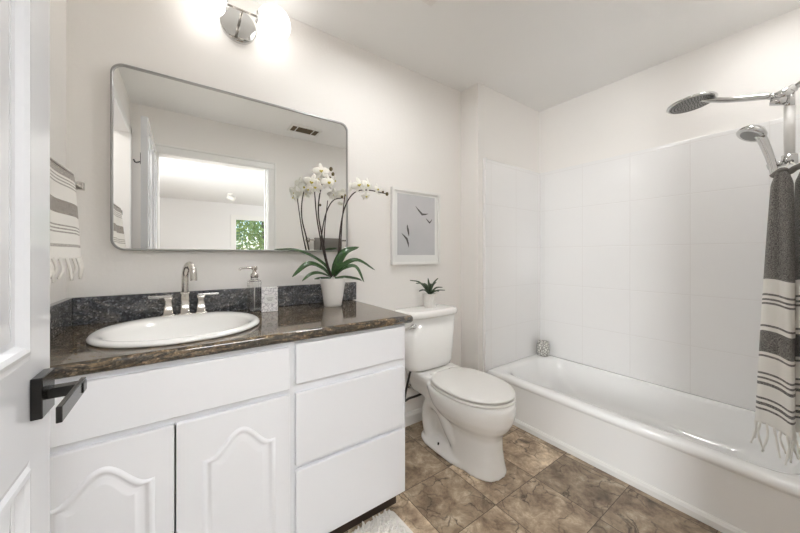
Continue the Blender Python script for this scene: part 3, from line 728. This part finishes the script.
# supply valve and hose
t = thing('supply_valve', 'water shut-off valve and dark braided hose under the toilet tank', 'valve', (1.255, YW, .25))
bm = bmesh.new(); cyl(bm, (1.25, YW - .001, .27), (1.25, YW - .006, .27), .026, n=24); cyl(bm, (1.25, YW - .006, .27), (1.25, YW - .06, .27), .008); cyl(bm, (1.25, YW - .055, .255), (1.25, YW - .055, .295), .011)
shift(obj('valve_body', bm, M['chrome'], t, True), t)
bm = bmesh.new(); cyl(bm, (1.25, YW - .066, .27), (1.25, YW - .085, .27), .016, .014, 10); shift(obj('knob', bm, M['hose'], t, True), t)
bm = bmesh.new(); tube(bm, [(1.25, YW - .055, .295), (1.255, YW - .07, .33), (1.20, YW - .12, .37), (1.19, YW - .12, .40), (1.19, YW - .12, .43)], .006)
tube(bm, [(1.25, YW - .07, .30), (1.30, YW - .09, .30), (1.335, YW - .10, .28), (1.31, YW - .10, .245), (1.25, YW - .10, .235), (1.17, YW - .10, .235), (1.12, YW - .12, .25), (1.15, YW - .13, .40), (1.18, YW - .12, .43)], .007)
shift(obj('hose', bm, M['hose'], t, True), t)

# ------------------------------------------------------------------ plants
def blade(bm, pts, wf, width, up=Vector((0, 0, 1)), k=6, fold=.25, thick=.0015):
    ps = spline(pts, k); n = len(ps); rows = []
    for i, p in enumerate(ps):
        d = (ps[min(i + 1, n - 1)] - ps[max(i - 1, 0)]).normalized()
        side = d.cross(up); side = side.normalized() if side.length > .05 else Vector((1, 0, 0))
        nn = side.cross(d).normalized(); w_ = max(width * wf(i / (n - 1)), .0006)
        top = [p + side * (w_ * x) + nn * (fold * w_ * abs(x)) for x in (-1, -.5, 0, .5, 1)]
        bot = [q - nn * thick for q in top[::-1]]
        rows.append(top + bot)
    loft(bm, rows)
t = thing('potted_orchid', 'white orchid with two arching stems in a white pot on the worktop', 'plant', (.632, 1.50, .8805))
O = Vector((.632, 1.50, .8805))
bm = bmesh.new()
lathe(bm, (0, 0, 0), [(.040, 0), (.044, .003), (.052, .05), (.061, .11), (.066, .138), (.067, .143), (.064, .144), (.062, .138), (.058, .120)], cap1=True, n=48)
obj('pot', bm, M['pot'], t, True)
bm = bmesh.new(); lathe(bm, (0, 0, .1205), [(.058, 0), (.05, .006), (.03, .010), (.01, .011)]); obj('bark_mulch', bm, M['soil'], t, True)
def P(u, v, dy=0.): return onY(u, v, 1.50 + dy) - O
lf = lambda s: (math.sin(PI * min(1, (s * .92 + .08))) ** .55) if s < 1 else .05
for pts, w_ in (
    ([P(330, 276), P(326, 266, .02), P(312, 256, .05), P(296, 250, .08), P(277, 249, .1)], .011),
    ([P(330, 276), P(322, 268, -.02), P(308, 264, -.04), P(292, 277, -.06)], .017),
    ([P(331, 277), P(320, 273, -.05), P(311, 274, -.08), P(302, 281, -.10)], .010),
    ([P(333, 276), P(337, 264, -.01), P(345, 252, -.02), P(359, 247, -.01)], .024),
    ([P(334, 276), P(342, 266, -.03), P(357, 260, -.05), P(375, 270, -.07)], .015),
    ([P(335, 277), P(345, 268, -.06), P(356, 267, -.09), P(364, 282, -.11)], .014),
    ([P(335, 278), P(346, 277, .02), P(358, 279, .03), P(362, 281, .04)], .010),
    ([P(331, 278), P(322, 278, .03), P(314, 279, .04)], .009)):
    bm = bmesh.new(); blade(bm, pts, lf, w_ * .95, up=Vector((.1, -.8, .9)).normalized(), fold=.25); obj('leaf', bm, M['leaf'], t, True)
stems = [[P(331, 277), P(326, 262), P(320, 236), P(316.5, 215), P(314.5, 190, -.01)],
         [P(332, 277), P(327, 262, .01), P(322, 236, .01), P(318.5, 215), P(319.5, 196, -.01), P(324, 178, -.02), P(329, 170, -.025)],
         [P(334, 277), P(338, 255), P(340.5, 228), P(345, 207), P(354, 193, -.01), P(367, 190, -.02), P(387, 194, -.02)],
         [P(334, 277), P(340, 250, .01), P(342, 222, .01), P(345, 194, .01)]]
for i, st in enumerate(stems):
    bm = bmesh.new(); tube(bm, st, .0048, n=8, rf=lambda s: 1 - .45 * s); obj('flower_stem' if i in (1, 2) else 'support_stake', bm, M['stem'], t, True)
def flower(pos, yaw, pitch, size, roll):
    mt = Matrix.Translation(pos) @ Matrix.Rotation(yaw, 4, 'Z') @ Matrix.Rotation(pitch, 4, 'X') @ Matrix.Rotation(roll, 4, 'Y')
    bm = bmesh.new()   # flower faces -Y
    for a, ln, wd in ((PI / 2, 1., .42), (PI * .02, 1.05, .72), (PI * .98, 1.05, .72), (-PI * .30, .95, .40), (-PI * .70, .95, .40)):
        d = Vector((math.cos(a), 0, math.sin(a))); sd = Vector((-math.sin(a), 0, math.cos(a))); rows = []
        for j in range(7):
            s = j / 6; w_ = wd * (math.sin(PI * min(.97, .10 + .86 * s)) ** .7) * .62
            cpt = d * (s * ln) + Vector((0, -.10 + .22 * s * s, 0))
            rows.append([cpt + sd * (w_ * x) + Vector((0, .12 * x * x * w_ - .02, 0)) for x in (-1, -.5, 0, .5, 1)] + [cpt + sd * (w_ * x) + Vector((0, .12 * x * x * w_ + .02, 0)) for x in (1, .5, 0, -.5, -1)])
        loft(bm, rows)
    for v in bm.verts: v.co = mt @ (v.co * size)
    f = obj('flower', bm, M['petal'], t, True)
    bm = bmesh.new(); sphere(bm, (0, -.2, -.12), .13, (.8, 1.5, 1.1), 10, 8); sphere(bm, (-.13, -.22, -.05), .09, (1, 1, 1.2), 8, 6); sphere(bm, (.13, -.22, -.05), .09, (1, 1, 1.2), 8, 6)
    for v in bm.verts: v.co = mt @ (v.co * size)
    obj('lip', bm, M['lip'], f, True)
for u, v, dy, yw, pt, sz in ((312, 182, -.02, -.5, .1, .034), (316, 187, -.035, -.9, .2, .028), (321, 171, -.03, -.2, -.1, .034), (328, 182, -.04, .3, .1, .034), (318, 178, .01, 2.4, .0, .030), (309, 189, .0, -1.3, .3, .022), (334, 180, .0, 1.5, .2, .026),
                             (351, 187, .01, .9, 0, .030), (359, 185, -.03, -.4, -.1, .036), (367, 185, -.03, .4, .0, .034), (363, 188, .01, 2.7, .1, .030), (366, 196, -.03, .1, .5, .022), (377, 189, -.03, .7, .0, .026), (381, 191, .0, 1.8, .2, .02)):
    flower(P(u, v, dy), yw, pt, sz * 1.22, random.uniform(-.3, .3))
for u, v, r in ((331, 169, .009), (333, 174, .008), (330, 178, .007), (387, 194, .009), (383, 192, .006), (342, 197, .007)):
    bm = bmesh.new(); sphere(bm, P(u, v, -.025), r, (1, 1, 1.25), 12, 8); obj('bud', bm, M['bud'], t, True)

t = thing('potted_succulent', 'small spiky green succulent in a faceted white pot on the toilet tank', 'plant', (1.34, 1.556, .7972))
bm = bmesh.new()
loft(bm, [circ((0, 0, 0), .036, (0, 0, 1), 10), circ((0, 0, .004), .040, (0, 0, 1), 10), circ((0, 0, .075), .050, (0, 0, 1), 10, .31), circ((0, 0, .092), .050, (0, 0, 1), 10), circ((0, 0, .092), .044, (0, 0, 1), 10), circ((0, 0, .080), .042, (0, 0, 1), 10)])
obj('pot', bm, M['pot'], t)
bm = bmesh.new(); lathe(bm, (0, 0, .0802), [(.041, 0), (.02, .004)]); obj('soil', bm, M['soil'], t, True)
O2 = Vector((1.34, 1.556, .7972))
def P2(u, v, dy=0.): return onY(u, v, 1.556 + dy) - O2
lf2 = lambda s: max(.04, (1 - s) ** .6 * (.75 + .5 * s))
base2 = Vector((0, 0, .084))
for (u, v, dy, h_) in ((410, 280, -.03, .03), (416, 283, -.06, .03), (419, 291, -.08, 0.01), (428, 278, .03, 0), (438, 278, .0, .01), (436, 282, -.05, .005), (442.5, 287, .0, .01), (439, 291, -.07, 0), (424, 283, .06, .01), (432, 284, -.09, .03), (445, 290, .05, .0)):
    tip = P2(u, v, dy); mid = (base2 + tip) / 2 + Vector((0, 0, .012 + h_ * .6))
    bm = bmesh.new(); blade(bm, [base2, mid, tip], lf2, .011, fold=.6, thick=.004, k=5); obj('leaf', bm, M['succ'], t, True)

# ------------------------------------------------------------------ soap dispenser and soap box
t = thing('soap_dispenser', 'clear glass soap dispenser with a nickel pump beside the sink', 'soap dispenser', (.268, 1.555, .8805))
bm = bmesh.new()
out = [(.030, 0), (.034, .004), (.030, .05), (.026, .09), (.031, .135), (.029, .145), (.016, .152), (.015, .160)]
inn = [(.012, .158), (.013, .150), (.026, .142), (.028, .134), (.023, .09), (.027, .05), (.029, .012)]
loft(bm, [circ((0, 0, z), r, (0, 0, 1), 12, 0) for r, z in out + inn])
obj('glass_bottle', bm, M['glass'], t)
bm = bmesh.new(); lathe(bm, (0, 0, .161), [(.017, 0), (.017, .016), (.010, .019), (.008, .034), (.013, .036), (.013, .050), (.010, .052)], n=24)
pc = obj('pump', bm, M['nickel'], t, True)
bm = bmesh.new(); tube(bm, [(0, 0, .204), (-.03, -.004, .206), (-.058, -.008, .203), (-.064, -.009, .196)], .0045, n=10); obj('nozzle', bm, M['nickel'], pc, True)
bm = bmesh.new(); cyl(bm, (0, 0, .160), (0, 0, .016), .0025, n=8); obj('dip_tube', bm, M['white_plastic'], t, True)
t = thing('soap_box', 'small white box with a grey botanical print beside the glass dispenser', 'box', (.330, 1.535, .8805)); t.rotation_euler.z = -.18
obj('carton', boxbm((-.035, .035, -.022, .022, 0, .113)), M['soapbox'], t, bevel=.002)
bm = boxbm((-.022, .022, -.0228, -.022, .042, .078)); lb = obj('carton_label', bm, M['mat_board'], t)
bm = boxbm((-.015, .015, -.0232, -.0228, .064, .0655), (-.012, .012, -.0232, -.0228, .058, .0595), (-.009, .009, -.0232, -.0228, .052, .0535))
obj('printed_lines', bm, M['bird'], lb)

# jar on the tub corner
t = thing('patterned_jar', 'small round jar with a grey and white pattern on the tub corner', 'jar', (2.468, 1.408, .3015))
bm = bmesh.new(); lathe(bm, (0, 0, 0), [(.036, 0), (.044, .005), (.050, .04), (.049, .09), (.043, .118), (.040, .118), (.045, .09), (.044, .02)], n=32); obj('jar_body', bm, M['jar'], t, True)
bm = bmesh.new(); lathe(bm, (0, 0, .021), [(.0435, 0), (.0435, .060), (.001, .060)]); obj('wax', bm, M['pot'], t, True)

# ------------------------------------------------------------------ shower fittings
SX = 2.18
t = thing('shower_fixture', 'chrome shower with a wide rain head and a hand spray', 'shower', (SX, YF + .02, 1.95))
A = lambda o: shift(o, t)
bm = bmesh.new(); loft(bm, [circ((SX, YF + .021, 1.965), .032, (0, 1, 0)), circ((SX, YF + .030, 1.965), .026, (0, 1, 0))])
tube(bm, [(SX, YF + .02, 1.965), (SX, YF + .07, 1.955), (SX, .055, 1.905), (SX, .105, 1.872)], .012, n=14)
A(obj('shower_arm', bm, M['chrome'], t, True))
bm = bmesh.new(); sphere(bm, (SX, .125, 1.86), .026, (1, 1.1, .9)); cyl(bm, (SX, .095, 1.878), (SX, .15, 1.858), .018); cyl(bm, (SX, .148, 1.855), (SX, .168, 1.868), .014); cyl(bm, (SX, .112, 1.86), (SX, .112, 1.795), .016)
cyl(bm, (SX, .165, 1.842), (SX, .118, 1.832), .018, .022)
A(obj('diverter', bm, M['chrome'], t, True))
bm = bmesh.new(); tube(bm, [(SX, .160, 1.866), (SX, .24, 1.888), (SX, .31, 1.91), (SX, .36, 1.932), (SX, .41, 1.952)], .0130, n=14, rf=lambda s: 1 if s < .75 else 1 - 1.6 * (s - .75)); A(obj('extension_arm', bm, M['chrome'], t, True))
bm = bmesh.new(); c0 = Vector((SX, .432, 1.940)); ax = Vector((0, .10, 1)).normalized()
loft(bm, [circ(c0 - ax * .004, .094, ax, 48), circ(c0 + ax * .001, .100, ax, 48), circ(c0 + ax * .006, .098, ax, 48), circ(c0 + ax * .012, .05, ax, 48), circ(c0 + ax * .022, .018, ax, 48)])
rh = A(obj('rain_head', bm, M['chrome'], t, True))
bm = bmesh.new(); loft(bm, [circ(c0 - ax * .0041, .090, ax, 48), circ(c0 - ax * .0055, .088, ax, 48)]); A(obj('spray_face', bm, M['nozzle'], rh))
bm = bmesh.new(); u_ = ax.orthogonal().normalized(); v_ = ax.cross(u_)
for ring in range(1, 7):
    for k in range(ring * 7):
        a = 2 * PI * k / (ring * 7) + ring * .3; p = c0 - ax * .0055 + (u_ * math.cos(a) + v_ * math.sin(a)) * (ring * .0135)
        cyl(bm, p, p - ax * .0025, .0027, .002, 6)
o = A(obj('nozzles', bm, M['nozzle_dot'], rh)); o['kind'] = 'stuff'
# slide tube
bm = bmesh.new(); cyl(bm, (SX, .112, 1.80), (SX, .112, 1.58), .0165, n=20); A(obj('white_sleeve', bm, M['white_plastic'], t, True))
bm = bmesh.new(); cyl(bm, (SX, .112, 1.585), (SX, .112, 1.545), .024, n=24); cyl(bm, (SX, .112, 1.56), (SX, .175, 1.545), .014); A(obj('spray_holder', bm, M['chrome'], t, True))
# hand spray
bm = bmesh.new()
tube(bm, [(SX - .03, .150, 1.492), (SX - .03, .160, 1.56), (SX - .03, .176, 1.63), (SX - .03, .192, 1.685), (SX - .032, .208, 1.712)], .0165, n=16, rf=lambda s: .75 + .45 * s)
hs_ = A(obj('hand_spray', bm, M['chrome'], t, True))
bm = bmesh.new(); c1 = Vector((SX - .035, .216, 1.708)); ax2 = Vector((-.35, .42, -.84)).normalized()
loft(bm, [circ(c1 - ax2 * .030, .006, ax2, 28), circ(c1 - ax2 * .028, .018, ax2, 28), circ(c1 - ax2 * .020, .036, ax2, 28), circ(c1 - ax2 * .004, .049, ax2, 28), circ(c1 + ax2 * .012, .052, ax2, 28), circ(c1 + ax2 * .016, .047, ax2, 28)])
sh = A(obj('spray_head', bm, M['chrome'], hs_, True))
bm = bmesh.new(); loft(bm, [circ(c1 + ax2 * .0161, .036, ax2, 28), circ(c1 + ax2 * .0175, .035, ax2, 28)]); A(obj('spray_face', bm, M['nozzle'], hs_))
bm = bmesh.new(); sphere(bm, Vector((SX - .052, .190, 1.700)), .010, (.6, 1.3, 1)); A(obj('mode_button', bm, M['black'], hs_, True))

# ------------------------------------------------------------------ towels
def cloth(name, m, fn, nu, nv, parent, thick=.003):
    """fn(u,v)->point ; v runs top to bottom, written in the UV map"""
    bm = bmesh.new(); uvl = bm.loops.layers.uv.new('UVMap')
    g = [[bm.verts.new(fn(i / nu, j / nv)) for i in range(nu + 1)] for j in range(nv + 1)]
    for j in range(nv):
        for i in range(nu):
            f = bm.faces.new((g[j][i], g[j][i + 1], g[j + 1][i + 1], g[j + 1][i])); f.smooth = True
            for lp, (a, b) in zip(f.loops, ((i, j), (i + 1, j), (i + 1, j + 1), (i, j + 1))): lp[uvl].uv = (a / nu, min(.999, max(.0005, b / nv)))
    me = bpy.data.meshes.new(name); bm.to_mesh(me); bm.free(); me.materials.append(m)
    o = bpy.data.objects.new(name, me); C.objects.link(o); o.parent = parent
    s = o.modifiers.new('sol', 'SOLIDIFY'); s.thickness = thick; s.offset = 0
    return o
# large towel by the tub
t = thing('bath_towel', 'charcoal and white striped bath towel hanging from the shower fixture over the tub', 'towel', (2.12, .11, 1.5))
O3 = Vector(t.location)
# two hanging lobes; y runs right (small) to left (large) in the picture
def lobe(yc0, yc1, w0, w1, xo, ztop, zbot, ph, nf=3):
    def fn(u, v):
        w_ = w0 + (w1 - w0) * (v ** .75); yc = yc0 + (yc1 - yc0) * v
        a = (u - .5) * 2
        y = yc + w_ * .5 * math.sin(a * PI / 2)
        x = 2.12 + xo - .035 * math.cos(a * PI / 2) + .010 * (0.3 + v) * math.sin(a * nf * 2 + ph + v * 1.5) + .004 * math.sin(a * 9 + v * 5)
        z = ztop + (zbot - ztop) * v + .018 * v * math.sin(a * 2.5 + ph)
        if v < .04: y = yc + (y - yc) * (.65 + v * 8.75)
        return Vector((x, y, z)) - O3
    return fn
L1 = lobe(.128, .150, .055, .112, 0, 1.500, .385, .5)
L2 = lobe(.055, .045, .075, .12, .02, 1.505, .40, 2.2)
cloth('towel_fall', M['towelR'], L1, 28, 90, t)
cloth('towel_fall', M['towelR'], L2, 28, 90, t)
bm = bmesh.new(); tube(bm, [(0, -.085, .002), (-.02, -.06, .025), (-.02, -.02, .012), (-.005, 0.0, .0), (-.02, .018, .010), (-.01, .045, -.012)], .012, n=12); obj('gathered_top', bm, M['greytowel'], t, True)
bm = bmesh.new(); tube(bm, [(0.045, 0.002, .055), (.02, .01, .02), (-.01, .0, .01), (.01, -.015, .03), (.05, 0.002, .055)], .003, n=8); obj('hanging_loop', bm, M['fringe'], t, True)
for L, cnt in ((L1, 9), (L2, 9)):
    for k in range(cnt):
        p = L((k + .5) / cnt, 1.)
        ln = random.uniform(.07, .13)
        bm = bmesh.new(); tube(bm, [p + Vector((0, 0, .005)), p + Vector((random.uniform(-.008, .008), random.uniform(-.008, .008), -ln * .4)), p + Vector((random.uniform(-.015, .015), random.uniform(-.02, .02), -ln))], .0035, n=7, rf=lambda s: .8 + .5 * abs(math.sin(s * 7)))
        obj('tassel', bm, M['fringe'], t, True)
# towel bar and hand towel on the left wall
t = thing('towel_bar', 'brushed nickel towel bar on the left wall, holding the taupe striped towel', 'towel bar', (XL, 1.30, 1.395))
bm = bmesh.new(); box(bm, XL + .062, XL + .076, 1.01, 1.465, 1.370, 1.382); shift(obj('bar', bm, M['nickel'], t, bevel=.002), t)
for y in (1.455, 1.025):
    shift(obj('mount', boxbm((XL + .001, XL + .085, y - .011, y + .011, 1.363, 1.389)), M['nickel'], t, bevel=.002), t)
t = thing('hand_towel', 'taupe and white striped hand towel with tassels over the bar beside the mirror', 'towel', (XL + .07, 1.3, 1.40))
O4 = Vector(t.location)
def front(u, v):
    y = 1.05 + .295 * u + (u - .3) * .09 * v; r = .013
    z = 1.380 + r - .258 * v
    x = XL + .069 + r * 1.0 + .006 * math.sin(u * 9 + v * 2) * (.3 + v) + .012 * v
    if v < .03: x -= (.03 - v) * .4
    return Vector((x, y, z)) - O4
def back(u, v):
    y = 1.05 + .295 * u + (u - .3) * .03 * v
    z = 1.380 + .013 - .22 * v
    x = XL + .069 - .013 + .004 * math.sin(u * 8) * v - .008 * v
    if v < .03: x += (.03 - v) * .4
    return Vector((x, y, z)) - O4
cloth('towel_front', M['towelL'], front, 30, 60, t); cloth('towel_back', M['towelL'], back, 30, 60, t)
cloth('towel_fold', M['towelL'], lambda u, v: Vector((XL + .069 + .0135 * math.cos(PI * v), 1.05 + .295 * u, 1.388 + .0135 * math.sin(PI * v))) - O4, 20, 8, t)
for k in range(11):
    p = front((k + .5) / 11, 1.); ln = random.uniform(.045, .065)
    bm = bmesh.new(); tube(bm, [p + Vector((0, 0, .004)), p + Vector((.006, .004, -ln * .5)), p + Vector((random.uniform(-.01, .01), random.uniform(0, .018), -ln))], .0035, n=7); obj('tassel', bm, M['fringe'], t, True)

# towel bar with folded towel on the doorway wall (mirror only)
t = thing('towel_bar', 'nickel towel bar on the doorway wall, seen low in the mirror behind the orchid', 'towel bar', (1.33, YF, 1.31))
bm = bmesh.new(); cyl(bm, (1.09, YF + .065, 1.31), (1.62, YF + .065, 1.31), .009); shift(obj('bar', bm, M['nickel'], t, True), t)
for x in (1.11, 1.60):
    bm = bmesh.new(); cyl(bm, (x, YF + .001, 1.31), (x, YF + .012, 1.31), .026); cyl(bm, (x, YF + .012, 1.31), (x, YF + .065, 1.31), .010); sphere(bm, (x - .018 if x < 1.3 else x + .018, YF + .065, 1.31), .018); shift(obj('mount', bm, M['nickel'], t, True), t)
t = thing('folded_towel', 'grey folded towel on the doorway-wall bar, seen low in the mirror', 'towel', (1.32, YF + .065, 1.31))
bm = bmesh.new(); prof = [(.024, -.42), (.026, -.02), (.020, .012), (0, .024), (-.020, .012), (-.026, -.02), (-.024, -.36), (-.012, -.36), (-.012, -.01), (0, .009), (.012, -.01), (.012, -.42)]
loft(bm, [[(x, d, z) for d, z in prof] for x in (-.155, .155)]); obj('towel_cloth', bm, M['greytowel'], t)

# ------------------------------------------------------------------ rug
t = thing('bath_mat', 'fluffy off-white bath mat in front of the vanity', 'bath mat', (.33, .86, 0))
t.rotation_euler.z = .06
bm = bmesh.new(); loft(bm, [rrect(0, 0, .44, .255, .03, .0015), rrect(0, 0, .445, .26, .03, .008), rrect(0, 0, .44, .255, .03, .014)]); obj('backing', bm, M['rug'], t)
bm = bmesh.new(); sp = .0125; nx = int(.86 / sp); ny = int(.51 / sp)
for i in range(nx + 1):
    for j in range(ny + 1):
        x = -.435 + i * sp + random.uniform(-.004, .004); y = -.25 + j * sp + random.uniform(-.004, .004)
        lean = Vector((random.uniform(-.009, .009), random.uniform(-.009, .009), random.uniform(.012, .018)))
        c = Vector((x, y, .010)); r = random.uniform(.0048, .0062)
        loft(bm, [circ(c, r, (0, 0, 1), 6), circ(c + lean * .6, r * 1.05, (0, 0, 1), 6), circ(c + lean, r * .5, (0, 0, 1), 6)], cap0=False)
o = obj('pile', bm, M['rug'], t, True); o['kind'] = 'stuff'

# ------------------------------------------------------------------ ceiling register and fan
t = thing('ceiling_register', 'small white and brown air register in the ceiling, seen in the mirror', 'vent', (.99, .20, ZC))
obj('register_frame', boxbm((-.15, .15, -.085, -.065, -.012, -.0005), (-.15, .15, .065, .085, -.012, -.0005), (-.15, -.13, -.065, .065, -.012, -.0005), (.13, .15, -.065, .065, -.012, -.0005), (-.085, -.078, -.065, .065, -.012, -.0005), (.075, .082, -.065, .065, -.012, -.0005)), M['white_plastic'], t, bevel=.002)
obj('recess', boxbm((-.13, .13, -.065, .065, -.004, -.0006)), M['slot'], t)
for a, b in ((-.128, -.087), (-.076, .073), (.084, .128)):
    obj('louvres', boxbm(*[(a, b, -.06 + k * .02, -.052 + k * .02, -.010, -.0045) for k in range(7)]), M['slot'], t)
t = thing('exhaust_fan', 'square exhaust fan with an added fill panel, on the ceiling at the top edge of the photo', 'exhaust fan', (.86, 1.01, ZC))
obj('fan_cover', boxbm((-.145, -.11, -.145, .145, -.022, -.0005), (.11, .145, -.145, .145, -.022, -.0005), (-.11, .11, -.145, -.11, -.022, -.0005), (-.11, .11, .11, .145, -.022, -.0005)), M['white_plastic'], t, bevel=.004)
obj('fan_fill_panel', boxbm((-.11, .11, -.11, .11, -.012, -.001)), M['fan_fill'], t)  # the fan is real, its glowing panel is added as room fill
t = thing('tub_fill_light', 'added round fill light, out of view above the tub', 'fill light', (2.12, .16, ZC))  # added fill, kept out of frame and out of the mirror
bm = bmesh.new(); lathe(bm, (0, 0, 0), [(.075, -.0005), (.095, -.0005), (.095, -.008), (.075, -.010)], n=40); bm.faces.ensure_lookup_table(); obj('trim_ring', bm, M['white_plastic'], t, True)
bm = bmesh.new(); lathe(bm, (0, 0, 0), [(.073, -.0105), (.073, -.014), (.05, -.018)], n=40); obj('lens', bm, M['tub_fill'], t, True)
t = thing('doorway_fill_light', 'added square fill panel, unseen above the bedroom just beyond the doorway', 'fill light', (.35, -.95, ZC))  # added out of the mirror's sight, lights the cabinet fronts through the doorway
obj('light_frame', boxbm((-.36, -.33, -.36, .36, -.035, -.0005), (.33, .36, -.36, .36, -.035, -.0005), (-.33, .33, -.36, -.33, -.035, -.0005), (-.33, .33, .33, .36, -.035, -.0005)), M['white_plastic'], t)
obj('light_panel', boxbm((-.33, .33, -.33, .33, -.025, -.001)), M['doorway_fill'], t)
